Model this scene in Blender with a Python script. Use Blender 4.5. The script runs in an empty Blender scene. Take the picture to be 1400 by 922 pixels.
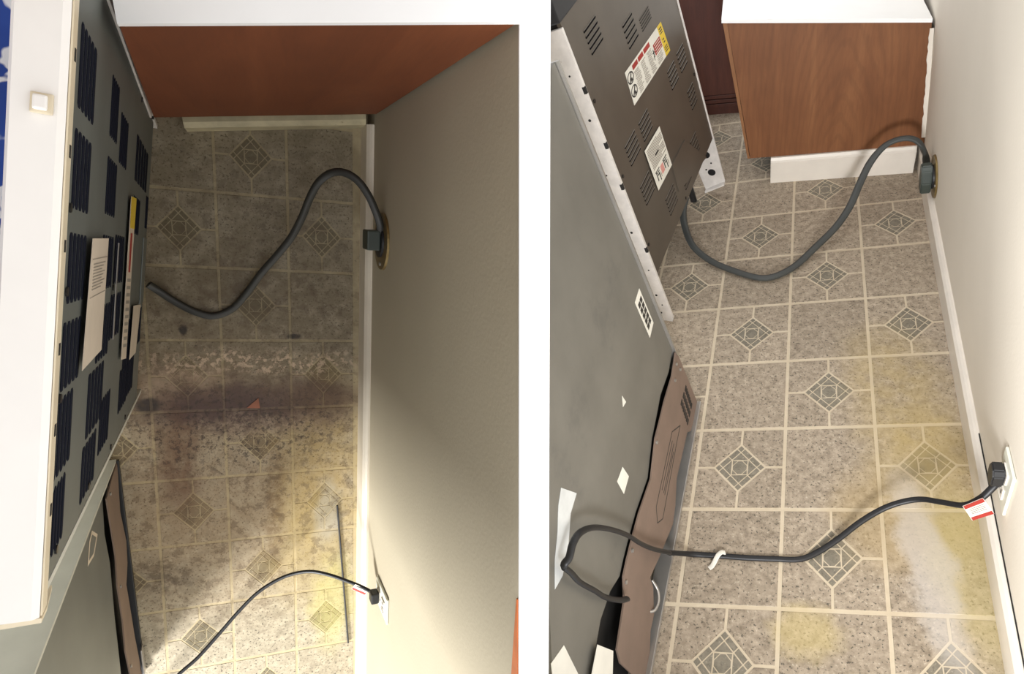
import bpy, bmesh, math, random
from mathutils import Matrix, Vector
random.seed(7)
C = bpy.context.scene.collection
S = bpy.context.scene
# measured room coordinates, metres
G = {
  'cam_pos': [-0.2167,-1.2524,1.6886],
  'cam_rows': [[0.9617,0.1422,-0.2343],[-0.0653,-0.7113,-0.6999],[-0.2661,0.6884,-0.6748]],
  'L2R': [[0.7804,0.1918,0.5952],[0.3961,0.5849,-0.7078],[-0.4839,0.7881,0.3804]],
  'L2R_t': [-1.5371,-0.4033,0.3868],
  'rangeL': {'o':[-0.1941,0.2786,0.1448],'ex':[0.0612,0.9932,-0.0987],'n':[-0.9961,0.0671,0.0578],'ez':[0.0641,0.0948,0.9934],'w':0.6595,'h':1.0359},
  'fridgeL': {'o':[-0.2226,-0.5703,0.0045],'ex':[-0.069,0.9974,0.0204],'n':[-0.9969,-0.0697,0.0368],'ez':[0.0381,-0.0178,0.9991],'w':0.6448,'h':0.8196},
  'rangeR': {'o':[-0.3624,0.5037,0.2281],'ex':[0.2853,0.9559,0.0698],'n':[-0.9415,0.2932,-0.1664],'ez':[-0.1795,-0.0182,0.9836],'w':0.8102,'h':0.872},
  'fridgeR': {'o':[-0.4125,-0.718,-0.0004],'ex':[0.1828,0.9829,0.0201],'n':[-0.9647,0.1833,-0.189],'ez':[-0.1895,0.0152,0.9818],'w':0.8226,'h':1.1677},
  'wallL': {'e0':[0.3339,0.9923,0.0],'d':[0.0245,-0.9997,0.0],'u':[0.0525,0.0358,0.998],'n':[-0.9983,-0.0244,0.0534],'wp':[0.3519,0.9927,-0.001],'top':[[0.4032,1.052,0.9843],[0.4329,0.1174,1.1137]]},
  'wallR': {'e0':[0.6684,1.2768,0.0],'d':[-0.1573,-0.9875,0.0],'u':[-0.0852,0.0245,0.9961],'n':[-0.9837,0.1567,-0.088],'wp':[0.6861,1.274,0.0016]},
  'cabL': {'c0':[-0.0998,0.9283,0.0],'d':[0.9893,0.1459,0.0],'n':[0.1459,-0.9889,0.0278],'cp':[-0.1018,0.9421,-0.0004],'pts':[[-0.1425,0.9399,0.1342],[0.3497,1.013,0.1519],[0.3925,1.0435,1.0124],[-0.0822,0.9713,0.9356],[-0.0927,0.9471,0.1293],[0.3188,1.0078,0.1286]]},
  'cabR': {'c0':[0.1182,1.3297,0.0],'d':[0.9954,-0.0956,0.0],'n':[-0.0956,-0.9953,0.0163],'kp':[0.1201,1.3496,-0.0003],'u':[-0.0852,0.0245,0.9961],'pts':[[-0.0577,1.3783,0.7085],[0.0188,1.3616,0.1392],[0.1073,1.3529,0.1268],[0.667,1.299,0.1191],[0.6205,1.3114,0.6036]]},
  'latL': {'O':[-0.8441,0.3933,1.8144],'a':[0.1747,0.0,0.0],'b':[0.0068,-0.1958,0.0]},
  'latR': {'O':[0.7821,0.2768,1.9439],'a':[0.2441,0.0,0.0],'b':[-0.0421,-0.2738,0.0]},
  'ventsL': [[0.4883,0.5733,0.8751,0.9842],[0.3858,0.4667,0.8779,0.9893],[0.2867,0.3608,0.8767,0.9873],[0.1955,0.2674,0.8823,0.9963],[0.1048,0.1877,0.9115,1.0251],[0.0208,0.096,0.9319,1.0266],[0.5016,0.5832,0.6531,0.7373],[0.3963,0.4743,0.63,0.74],[0.2914,0.3677,0.6216,0.7412],[0.19,0.2688,0.6195,0.751],[0.0967,0.1833,0.6514,0.8033],[0.0152,0.09,0.6936,0.8202],[0.482,0.558,0.5114,0.6185],[0.2952,0.3727,0.4717,0.6055],[0.2076,0.279,0.477,0.6195],[0.1238,0.2163,0.2479,0.3867],[0.0388,0.1226,0.549,0.6699],[0.4837,0.5688,0.0874,0.3693],[0.3847,0.4556,0.217,0.3597],[0.1411,0.2233,-0.04,0.1264],[0.0484,0.1299,0.2715,0.4201],[0.0535,0.1325,0.1427,0.3021],[0.407,0.4805,-0.0761,0.0755]],
  'ventsR': [[0.0975,0.1938,0.7501,0.8304],[0.3321,0.4256,0.6408,0.7263],[0.4608,0.5593,0.6355,0.6801],[0.6752,0.7593,0.3634,0.4483],[0.5543,0.6411,0.3667,0.4463],[0.6796,0.7571,0.2071,0.2939],[0.2274,0.3217,0.3759,0.4525],[0.0905,0.1899,0.3783,0.4588],[0.0959,0.19,0.2165,0.302],[0.2354,0.3336,0.0585,0.1406],[0.4182,0.504,0.0307,0.1156],[0.5759,0.6549,0.0582,0.1431]],
  'labR1': [[0.2525,0.6142],[0.6202,0.5927],[0.6323,0.4831],[0.2431,0.5072]],
  'labR1y': [[0.5819,0.597],[0.6202,0.5927],[0.6323,0.4831],[0.5437,0.4901]],
  'labR2': [[0.2,0.3648],[0.3595,0.3541],[0.3619,0.1938],[0.2033,0.2027]],
  'coverR': [[0.3655,0.1911],[0.5295,0.183],[0.6859,-0.0046],[0.3544,0.0801]],
  'labL1': [[0.3586,0.8793],[0.3632,0.7383],[0.2104,0.747],[0.2051,0.9045]],
  'labL2': [[0.4449,0.4574],[0.4489,0.3672],[0.1485,0.3783],[0.1576,0.4649]],
  'labL2y': [[0.4449,0.4574],[0.4489,0.3672],[0.3915,0.3735],[0.3906,0.4507]],
  'labL3': [[0.2421,0.2826],[0.235,0.1133],[0.1329,0.1681],[0.1357,0.3056]],
  'slotL': [[0.3782,0.0593],[0.2408,0.0877],[0.3537,0.0086],[0.2858,0.0616]],
  'strapL': [[0.3715,0.5954],[0.2887,0.593],[0.2157,0.6133],[0.2836,0.6088]],
  'fr_gray': [[0.8195,1.1692],[0.8115,0.264],[0.747,0.2523],[0.6438,0.2706],[0.5934,0.2657],[0.5062,0.26],[0.4006,0.231],[0.2843,0.2554],[0.2012,0.2621],[0.1593,0.2636],[0.1203,0.2622],[0.0785,0.2277],[-0.0236,0.2095],[-0.035,0.1779],[-0.0141,0.0341]],
  'fr_card': [[0.8164,0.258],[0.785,0.251],[0.7352,0.2448],[0.6388,0.2558],[0.5798,0.2569],[0.5062,0.26],[0.4006,0.231],[0.2843,0.2554],[0.2012,0.2621],[0.1593,0.2636],[0.1203,0.2622],[0.0785,0.2277],[-0.0236,0.2095],[-0.0396,0.1746],[-0.03,0.0129],[-0.018,-0.0223],[0.0901,0.0335],[0.1319,0.0312],[0.1836,0.0721],[0.1926,0.1056],[0.2652,0.0704],[0.3246,0.0459],[0.3878,0.0199],[0.4429,0.0271],[0.5128,0.0568],[0.6841,0.0434],[0.7085,0.0161],[0.8281,0.0001],[0.8268,0.0441],[0.8267,0.2254]],
  'fr_rail': [[0.8269,-0.0093],[0.7552,-0.0108],[-0.0049,0.0082]],
  'fr_spec': [[0.7768,0.555],[0.7761,0.425],[0.7213,0.4226],[0.7223,0.555]],
  'fr_stick': [[0.3315,0.3874],[0.3344,0.3423],[0.284,0.3449],[0.2859,0.3956]],
  'fr_tape': [[0.1264,0.6235],[0.1535,0.5598],[0.1073,0.5592],[0.0426,0.5265],[-0.0048,0.5201],[-0.0382,0.5336],[0.0054,0.5659],[0.0509,0.5859],[0.0935,0.6132]],
  'fr_paper': [[-0.0582,0.3039],[-0.0428,0.2266],[-0.0948,0.2025],[-0.1276,0.2988]],
  'fr_dent': [[0.4689,0.4852],[0.4725,0.4568],[0.4499,0.465]],
  'fr_cardholes': [[0.7477,0.1364],[0.7004,0.0392],[0.811,0.0638]],
  'flL_card': [[0.6434,0.0087],[0.6404,0.0839],[0.6275,0.1927],[0.5518,0.1845],[0.468,0.1747],[0.4014,0.1968],[0.2946,0.1897],[0.2215,0.2042],[0.14,0.1845],[0.0699,0.0962],[0.0654,0.0428],[0.1646,0.0675],[0.2629,0.0804],[0.3348,0.0909],[0.3694,0.0412],[0.4219,0.0191],[0.5237,0.0515],[0.595,0.0274]],
  'flL_gray': [[0.6551,-0.0004],[0.6312,0.2003],[0.5524,0.2216],[0.4659,0.2049],[0.3431,0.2305],[0.1877,0.2446],[0.6445,0.8204]],
  'flL_lab': [[0.6239,0.3382],[0.5909,0.2932],[0.5708,0.353],[0.5835,0.4161],[0.6168,0.373]],
  'capL_px': [[-0.1376,0.919,1.1227],[-0.0938,0.9273,1.1191],[-0.1313,0.3599,1.1757],[-0.1654,0.367,1.1772]],
  'latchL': [[-0.125,0.8584,1.1277],[-0.109,0.859,1.1266],[-0.111,0.8435,1.1282],[-0.1253,0.8434,1.1292]],
  'cordR': [[0.626,1.0656,0.15],[0.6162,1.0881,0.2],[0.5948,1.0893,0.245],[0.5666,1.1044,0.265],[0.525,1.1203,0.26],[0.4797,1.1237,0.235],[0.4351,1.1005,0.19],[0.3941,1.046,0.14],[0.3493,0.9717,0.09],[0.2909,0.8989,0.055],[0.208,0.8183,0.03],[0.1282,0.7385,0.016],[0.056,0.6917,0.014],[-0.0061,0.6877,0.014],[-0.0885,0.738,0.014],[-0.1738,0.806,0.02],[-0.2368,0.8843,0.04],[-0.264,0.9719,0.07],[-0.2686,1.0294,0.11],[-0.2531,1.073,0.15]],
  'thinR': [[0.41,-0.3233,0.235],[0.3874,-0.3411,0.215],[0.3662,-0.3524,0.19],[0.3381,-0.3548,0.165],[0.3068,-0.3265,0.13],[0.2742,-0.3007,0.1],[0.2324,-0.2971,0.08],[0.1879,-0.3064,0.06],[0.1339,-0.3329,0.04],[0.0775,-0.3701,0.02],[0.0209,-0.4034,0.008],[-0.0215,-0.4195,0.006],[-0.0781,-0.4201,0.006],[-0.1502,-0.419,0.006],[-0.2239,-0.4149,0.006],[-0.2898,-0.4145,0.01],[-0.3429,-0.4418,0.07]],
  'thinRf': [[0.298,0.0339],[0.2423,0.1597],[0.2081,0.2532],[0.1824,0.3418],[0.1446,0.4357],[0.107,0.5089],[0.0703,0.5544],[0.0389,0.5692],[0.0124,0.5679]],
  'thinRf2': [[-0.0032,0.5636],[-0.0007,0.5288],[0.0027,0.4816],[0.0187,0.4118],[0.0307,0.355],[0.0581,0.2804],[0.0779,0.2441]],
  'cordL': [[0.3589,0.7028,0.215],[0.3568,0.7326,0.23],[0.3437,0.7678,0.235],[0.3225,0.8087,0.235],[0.2957,0.8412,0.23],[0.2653,0.8558,0.22],[0.2362,0.8515,0.205],[0.2112,0.8286,0.185],[0.1934,0.7899,0.16],[0.1773,0.7392,0.13],[0.1535,0.6843,0.1],[0.1198,0.6329,0.07],[0.0833,0.5825,0.045],[0.0497,0.528,0.025],[0.0139,0.4817,0.012],[-0.0303,0.4608,0.011],[-0.0736,0.4697,0.011],[-0.1206,0.4958,0.012],[-0.162,0.5278,0.02],[-0.1783,0.5415,0.03]],
  'thinL': [[0.3993,-0.2892,0.265],[0.3771,-0.2725,0.25],[0.3495,-0.2661,0.22],[0.3141,-0.2633,0.185],[0.2719,-0.2592,0.15],[0.2267,-0.2584,0.12],[0.1826,-0.2679,0.1],[0.1345,-0.29,0.085],[0.0807,-0.3287,0.075],[0.0293,-0.3852,0.07],[-0.0217,-0.4472,0.07],[-0.0736,-0.5047,0.075],[-0.119,-0.5417,0.08],[-0.1548,-0.5825,0.085],[-0.1944,-0.6392,0.06],[-0.228,-0.711,0.02]],
  'rodL': [[0.3024,-0.1161,0.004],[0.35,-0.5914,0.004]],
  'ovL': [[0.369,0.7658,0.2152],[0.3745,0.701,0.2881],[0.3714,0.6232,0.1944],[0.365,0.6888,0.1048]],
  'outL': [[0.394,-0.2524,0.2169],[0.4004,-0.2363,0.3429],[0.4024,-0.2928,0.3555]],
  'ovR': [[0.6231,1.0161,0.2465],[0.6048,0.8918,0.2298],[0.6181,0.9134,0.1199],[0.6447,1.0777,0.1145]],
  'outR': [[0.404,-0.3125,0.3302],[0.3872,-0.407,0.3492],[0.4052,-0.3821,0.1932]],
  'orange': [[0.4285,0.2582,1.0943],[0.4322,0.096,1.0903]],
  'footR': [[-0.0867,1.3804,0.0],[-0.1712,1.3518,0.0],[-0.1835,1.517,0.0]],
  'darkR': [[-0.111,2.0074,0.0],[0.0324,1.9841,0.0]],
}
V = Vector
def frame(o, x, y, z=None):
    x = V(x).normalized(); y = V(y); y = (y - x*y.dot(x)).normalized(); z = x.cross(y)
    m = Matrix.Identity(4)
    for i, a in enumerate((x, y, z)):
        m[0][i], m[1][i], m[2][i] = a
    m[0][3], m[1][3], m[2][3] = o
    return m
# two small rooms: the swept kitchen nook stands level, the dirty one is tipped beside it
ROOM_R = Matrix.Identity(4)
ROOM_L = Matrix([r + [t] for r, t in zip(G['L2R'], G['L2R_t'])] + [[0, 0, 0, 1]])

# ---------------------------------------------------------------- camera
cam = bpy.data.cameras.new('camera'); cam_o = bpy.data.objects.new('camera', cam); C.objects.link(cam_o)
rx, ry, rz = [V(r) for r in G['cam_rows']]
m = Matrix.Identity(4)
for i, a in enumerate((rx, -ry, -rz)):
    m[0][i], m[1][i], m[2][i] = a
m.translation = V(G['cam_pos']); cam_o.matrix_world = m
cam.sensor_fit = 'HORIZONTAL'; cam.sensor_width = 36; cam.lens = 880*36/1400
cam.shift_x = -20/1400; cam.clip_start = 0.02; cam.clip_end = 60
S.camera = cam_o
# ---------------------------------------------------------------- light
S.view_settings.view_transform = 'Standard'; S.view_settings.look = 'None'
S.view_settings.exposure = 0.36; S.view_settings.gamma = 1.0; S.view_settings.use_curve_mapping = False
w = bpy.data.worlds.new('world'); S.world = w; w.use_nodes = True
w.node_tree.nodes['Background'].inputs[0].default_value = (1, 1, 1, 1)
w.node_tree.nodes['Background'].inputs[1].default_value = 1.0
def area(name, room, loc, target, size, power, color, spread=math.pi):
    l = bpy.data.lights.new(name, 'AREA'); l.energy = power; l.color = color; l.shape = 'RECTANGLE'
    l.size, l.size_y = size; l.spread = spread
    o = bpy.data.objects.new(name, l); C.objects.link(o)
    q = (V(target) - V(loc)).to_track_quat('-Z', 'Y').to_matrix().to_4x4(); q.translation = V(loc)
    o.matrix_world = room @ q
    return o
area('window_left_nook', ROOM_L, (-1.75, -2.35, 1.45), (.15, -.2, .3), (.75, .6), 175, (1, 1, .985))
area('window_right_nook', ROOM_R, (-.1, -1.55, .9), (.45, .25, .62), (.3, .3), 10, (.97, .98, 1), math.radians(100))


# ---------------------------------------------------------------- helpers
def lin(r, g, b):
    f = lambda c: (c/255/12.92 if c/255 <= .04045 else ((c/255+.055)/1.055)**2.4)
    return (f(r), f(g), f(b), 1)
class NT:
    def __init__(s, name):
        s.m = bpy.data.materials.new(name); s.m.use_nodes = True; s.t = s.m.node_tree
        s.b = s.t.nodes['Principled BSDF']; s.coord = None
    def n(s, typ, **kw):
        nd = s.t.nodes.new(typ)
        for k, v in kw.items(): setattr(nd, k, v)
        return nd
    def l(s, a, b): s.t.links.new(a, b)
    def obj_coord(s, ob=None):
        tc = s.n('ShaderNodeTexCoord')
        if ob: tc.object = ob
        return tc.outputs['Object']
    def noise(s, vec, scale, detail=4, rough=.55, dist=0):
        nd = s.n('ShaderNodeTexNoise'); nd.inputs['Scale'].default_value = scale; nd.inputs['Detail'].default_value = detail
        nd.inputs['Roughness'].default_value = rough; nd.inputs['Distortion'].default_value = dist
        if vec: s.l(vec, nd.inputs['Vector'])
        return nd
    def ramp(s, fac, stops):
        r = s.n('ShaderNodeValToRGB'); el = r.color_ramp.elements
        el[0].position, el[0].color = stops[0]; el[1].position, el[1].color = stops[-1]
        for p, c in stops[1:-1]:
            e = el.new(p); e.color = c
        s.l(fac, r.inputs[0]); return r.outputs[0]
    def math(s, op, a, b=None, c=None):
        nd = s.n('ShaderNodeMath', operation=op)
        for i, x in enumerate((a, b, c)):
            if x is None: continue
            if isinstance(x, (int, float)): nd.inputs[i].default_value = x
            else: s.l(x, nd.inputs[i])
        return nd.outputs[0]
    def mix(s, fac, a, b, blend='MIX'):
        nd = s.n('ShaderNodeMix', data_type='RGBA', blend_type=blend)
        for i, x in ((0, fac), (6, a), (7, b)):
            if isinstance(x, (int, float)): nd.inputs[i].default_value = x
            elif isinstance(x, tuple): nd.inputs[i].default_value = x
            else: s.l(x, nd.inputs[i])
        return nd.outputs[2]
    def maprange(s, v, a, b, c=0., d=1.):
        nd = s.n('ShaderNodeMapRange', interpolation_type='SMOOTHSTEP'); s.l(v, nd.inputs[0])
        for i, x in zip((1, 2, 3, 4), (a, b, c, d)): nd.inputs[i].default_value = x
        return nd.outputs[0]
    def bump(s, h, strength, dist=.001):
        nd = s.n('ShaderNodeBump'); nd.inputs['Strength'].default_value = strength; nd.inputs['Distance'].default_value = dist
        s.l(h, nd.inputs['Height']); s.l(nd.outputs[0], s.b.inputs['Normal'])
    def col(s, c):
        if isinstance(c, tuple): s.b.inputs['Base Color'].default_value = c
        else: s.l(c, s.b.inputs['Base Color'])
    def pr(s, rough=.5, metal=0., spec=.5):
        s.b.inputs['Roughness'].default_value = rough; s.b.inputs['Metallic'].default_value = metal
        s.b.inputs['Specular IOR Level'].default_value = spec
    def stain(s, col, vec, c, r, color, strength=1., rot=0., amp=.05, nscale=9., soft=.45, breakup=0., bscale=30., thr=None):
        # a spill with its own ragged outline on the surface
        nz = s.noise(vec, nscale, 5, .6)
        sub = s.n('ShaderNodeVectorMath', operation='SUBTRACT'); s.l(nz.outputs['Color'], sub.inputs[0]); sub.inputs[1].default_value = (.5, .5, .5)
        sc = s.n('ShaderNodeVectorMath', operation='SCALE'); s.l(sub.outputs[0], sc.inputs[0]); sc.inputs['Scale'].default_value = amp*2
        ad = s.n('ShaderNodeVectorMath', operation='ADD'); s.l(vec, ad.inputs[0]); s.l(sc.outputs[0], ad.inputs[1])
        mp = s.n('ShaderNodeMapping', vector_type='TEXTURE'); s.l(ad.outputs[0], mp.inputs[0])
        mp.inputs['Location'].default_value = (c[0], c[1], 0); mp.inputs['Rotation'].default_value = (0, 0, rot)
        mp.inputs['Scale'].default_value = (r[0], r[1], 50)
        ln = s.n('ShaderNodeVectorMath', operation='LENGTH'); s.l(mp.outputs[0], ln.inputs[0])
        k = s.maprange(ln.outputs['Value'], 1+soft, 1-soft, 0, strength)
        if thr:
            b3 = t_ = s.noise(vec, bscale, 5, .7); k = s.math('MULTIPLY', k, s.maprange(b3.outputs[0], thr, thr+.07))
        if breakup:
            b2 = s.noise(vec, bscale, 4, .65)
            k = s.math('MULTIPLY', k, s.maprange(b2.outputs[0], .5-.25/breakup*.5, .5+.12, 1-breakup, 1))
        return s.mix(k, col, color)

def simple(name, rgb, rough=.5, metal=0., var=.06, scale=14., spec=.5, bump=0., bscale=200., dirt=None):
    t = NT(name); v = t.obj_coord(); nz = t.noise(v, scale, 5)
    c = lin(*rgb); lo = tuple(x*(1-var*2) for x in c[:3])+(1,); hi = tuple(min(1, x*(1+var*2)) for x in c[:3])+(1,)
    k = t.ramp(nz.outputs[0], [(.3, lo), (.7, hi)])
    if dirt:
        n2 = t.noise(v, dirt[1], 6, .7); k = t.mix(t.maprange(n2.outputs[0], dirt[2], dirt[2]+.12, 0, dirt[3]), k, lin(*dirt[0]))
    t.col(k); t.pr(rough, metal, spec)
    if bump: t.bump(t.noise(v, bscale, 3).outputs[0], bump, .0008)
    return t.m

def mesh(name, bm, mats, parent=None, mw=None, smooth=False, recalc=True):
    if recalc: bmesh.ops.recalc_face_normals(bm, faces=bm.faces[:])
    me = bpy.data.meshes.new(name); bm.to_mesh(me); bm.free()
    for m_ in (mats if isinstance(mats, (list, tuple)) else [mats]): me.materials.append(m_)
    if smooth:
        for p in me.polygons: p.use_smooth = True
        try: me.set_sharp_from_angle(angle=math.radians(42))
        except Exception: pass
    return link(name, me, parent, mw)
def link(name, me, parent=None, mw=None):
    o = bpy.data.objects.new(name, me); C.objects.link(o)
    if parent: o.parent = parent
    if mw is not None:
        if parent: o.matrix_local = mw
        else: o.matrix_world = mw
    return o
def thing(name, mw, label, cat, group=None):
    o = bpy.data.objects.new(name, None); o.empty_display_size = .02; C.objects.link(o); o.matrix_world = mw
    return tag(o, label, cat, group)
def tag(o, label, cat, group=None):
    o['label'] = label; o['category'] = cat
    if group: o['group'] = group
    return o
def struct(o, label=None):
    o['kind'] = 'structure'
    if label: o['label'] = label
    return o
def add_box(bm, lo, hi, bev=0., mi=0, mat=None):
    lo, hi = V(lo), V(hi)
    r = bmesh.ops.create_cube(bm, size=1)
    vs = r['verts']
    for v in vs: v.co = V(((lo.x+hi.x)/2+v.co.x*(hi.x-lo.x), (lo.y+hi.y)/2+v.co.y*(hi.y-lo.y), (lo.z+hi.z)/2+v.co.z*(hi.z-lo.z)))
    fs = set(f for v in vs for f in v.link_faces)
    for f in fs: f.material_index = mi
    if bev:
        es = list(set(e for v in vs for e in v.link_edges))
        r2 = bmesh.ops.bevel(bm, geom=es, offset=bev, segments=2, affect='EDGES', profile=.6)
        vs = list(set(v for f in r2['faces'] for v in f.verts)) + [v for v in vs if v.is_valid]
        for f in r2['faces']: f.material_index = mi
    if mat:
        for v in set(vs): v.co = mat @ v.co
    return bm
def box(lo, hi, bev=0., mi=0, mat=None): return add_box(bmesh.new(), lo, hi, bev, mi, mat)
def add_prism(bm, pts, a, b, axis=1, mi=0, fn=None):
    # polygon in the two axes other than `axis`, extruded from a to b along it
    def co(p, t):
        q = [0, 0, 0]; k = [i for i in range(3) if i != axis]; q[k[0]], q[k[1]] = p; q[axis] = t
        return V(q)
    A = [bm.verts.new(co(p, a)) for p in pts]; B = [bm.verts.new(co(p, b)) for p in pts]
    fs = [bm.faces.new(A), bm.faces.new(B[::-1])]
    n = len(pts)
    for i in range(n): fs.append(bm.faces.new((A[i], B[i], B[(i+1) % n], A[(i+1) % n])))
    for f in fs: f.material_index = mi
    if fn:
        for v in A+B: v.co = fn(v.co)
    return bm
def prism(pts, a, b, axis=1, mi=0): return add_prism(bmesh.new(), pts, a, b, axis, mi)
def add_cyl(bm, p, q, r, seg=20, r2=None, mi=0):
    p, q = V(p), V(q); d = q-p
    res = bmesh.ops.create_cone(bm, cap_ends=True, segments=seg, radius1=r, radius2=r if r2 is None else r2, depth=d.length)
    mt = d.to_track_quat('Z', 'Y').to_matrix().to_4x4(); mt.translation = (p+q)/2
    for v in res['verts']: v.co = mt @ v.co
    for f in set(f for v in res['verts'] for f in v.link_faces): f.material_index = mi
    return bm
def spline(pts, k=6):
    P = [V(p) for p in pts]; P = [P[0]*2-P[1]]+P+[P[-1]*2-P[-2]]; out = []
    for i in range(1, len(P)-2):
        a, b, c, d = P[i-1:i+3]
        for j in range(k):
            t = j/k
            out.append(.5*((2*b)+(c-a)*t+(2*a-5*b+4*c-d)*t*t+(3*b-a-3*c+d)*t**3))
    out.append(P[-2]); return out
def tube(pts, rw, rh, seg=12, ribs=0, up=(0, 0, 1), mi=0, bm=None):
    # swept flexible cable, rw x rh section, optional ribs along a flat three-wire cord
    bm = bm or bmesh.new(); rings = []
    for i, p in enumerate(pts):
        t = (pts[min(i+1, len(pts)-1)]-pts[max(i-1, 0)]).normalized()
        s = t.cross(V(up)); s = s.normalized() if s.length > 1e-4 else V((1, 0, 0)); u = s.cross(t)
        ring = []
        for k in range(seg):
            a = 2*math.pi*k/seg; f = 1-(.22*abs(math.sin(1.5*a+math.pi/2))**6 if ribs else 0)
            ring.append(bm.verts.new(p+s*(rw*math.cos(a)*1)+u*(rh*math.sin(a)*f)))
        rings.append(ring)
    for r0, r1 in zip(rings, rings[1:]):
        for k in range(seg): bm.faces.new((r0[k], r0[(k+1) % seg], r1[(k+1) % seg], r1[k]))
    bm.faces.new(rings[0][::-1]); bm.faces.new(rings[-1])
    return bm

# ---------------------------------------------------------------- setting: frames
wl, wr_ = G['wallL'], G['wallR']
FW_L = frame(wl['wp'], wl['d'], [-a for a in wl['n']])       # x towards the viewer along the wall, y into it, z up
FW_R = frame(wr_['wp'], wr_['d'], [-a for a in wr_['n']])
FK_L = frame(G['cabL']['cp'], G['cabL']['d'], [-a for a in G['cabL']['n']])
FK_R = frame(G['cabR']['kp'], G['cabR']['d'], [-a for a in G['cabR']['n']])
def pf(k, room): return room @ frame(G[k]['o'], G[k]['ex'], G[k]['n'])

# floor bases first: their objects carry the room coordinates the stains are laid out in
floor_R = mesh('floor', box((-.6, -1.0, -.03), (.74, 2.35, 0)), [], None, ROOM_R)
floor_L = mesh('floor', box((-.62, -.95, -.03), (.43, 1.16, 0)), [], None, ROOM_L)
struct(floor_R, 'clean speckled vinyl floor of the right hand nook'); struct(floor_L, 'dirty stained vinyl floor of the left hand nook')

# ---------------------------------------------------------------- materials
def vinyl(name, dark, lite, ob, left, speck=1., grout=False, rand=True):
    t = NT(name); v = t.obj_coord(ob)
    n1 = t.noise(v, (34 if left else 44) if not grout else 14, 7, .74); n2 = t.noise(v, 7, 3)
    c = t.ramp(n1.outputs[0], [(.32, lin(*dark)), (.66, lin(*lite))])
    c = t.mix(t.maprange(n2.outputs[0], .35, .7, 0, .25), c, lin(*(int(x*.92) for x in lite)))
    if rand:
        oi = t.n('ShaderNodeObjectInfo'); c = t.mix(t.math('MULTIPLY', oi.outputs['Random'], .22), c, lin(*(int(x*.86) for x in dark)))
    if speck:
        vo = t.n('ShaderNodeTexNoise'); t.l(v, vo.inputs['Vector']); vo.inputs['Scale'].default_value = 150 if not left else 170; vo.inputs['Detail'].default_value = 2
        c = t.mix(t.maprange(vo.outputs[0], .59, .68, 0, .8*speck), c, lin(70, 66, 58))
        c = t.mix(t.maprange(vo.outputs[0], .36, .28, 0, .5*speck), c, lin(215, 205, 185))
    for a in (STAIN_L if left else STAIN_R): c = t.stain(c, v, **(dict(a, strength=a.get('strength', 1)*.75) if grout else a))
    t.col(c); t.pr(.5, 0, .35)
    t.bump(n1.outputs[0], .25, .0006)
    return t.m
def blk(a, f): return dict(a, strength=a.get('strength', 1)*f)
YB, BR, DK, GY = lin(176, 150, 70), lin(110, 82, 60), lin(64, 50, 42), lin(196, 196, 200)
STAIN_R = [
    dict(c=(.33, .13), r=(.13, .26), color=lin(190, 166, 104), strength=.4, amp=.07, nscale=8, soft=.5, breakup=.6, bscale=14),
    dict(c=(.37, -.18), r=(.16, .22), color=lin(186, 162, 100), strength=.45, amp=.06, nscale=9, soft=.4, breakup=.4, bscale=14),
    dict(c=(.2, -.3), r=(.11, .14), color=lin(190, 164, 112), strength=.4, amp=.05, nscale=9, soft=.5),
    dict(c=(.37, -.45), r=(.09, .22), color=lin(196, 180, 118), strength=.45, amp=.04, nscale=9, soft=.4),
    dict(c=(.275, -.42), r=(.05, .26), color=lin(208, 202, 196), strength=.5, amp=.045, nscale=11, soft=.4),
    dict(c=(-.03, -.6), r=(.07, .06), color=lin(204, 184, 120), strength=.45, amp=.04, nscale=14, soft=.5),
]
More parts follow.
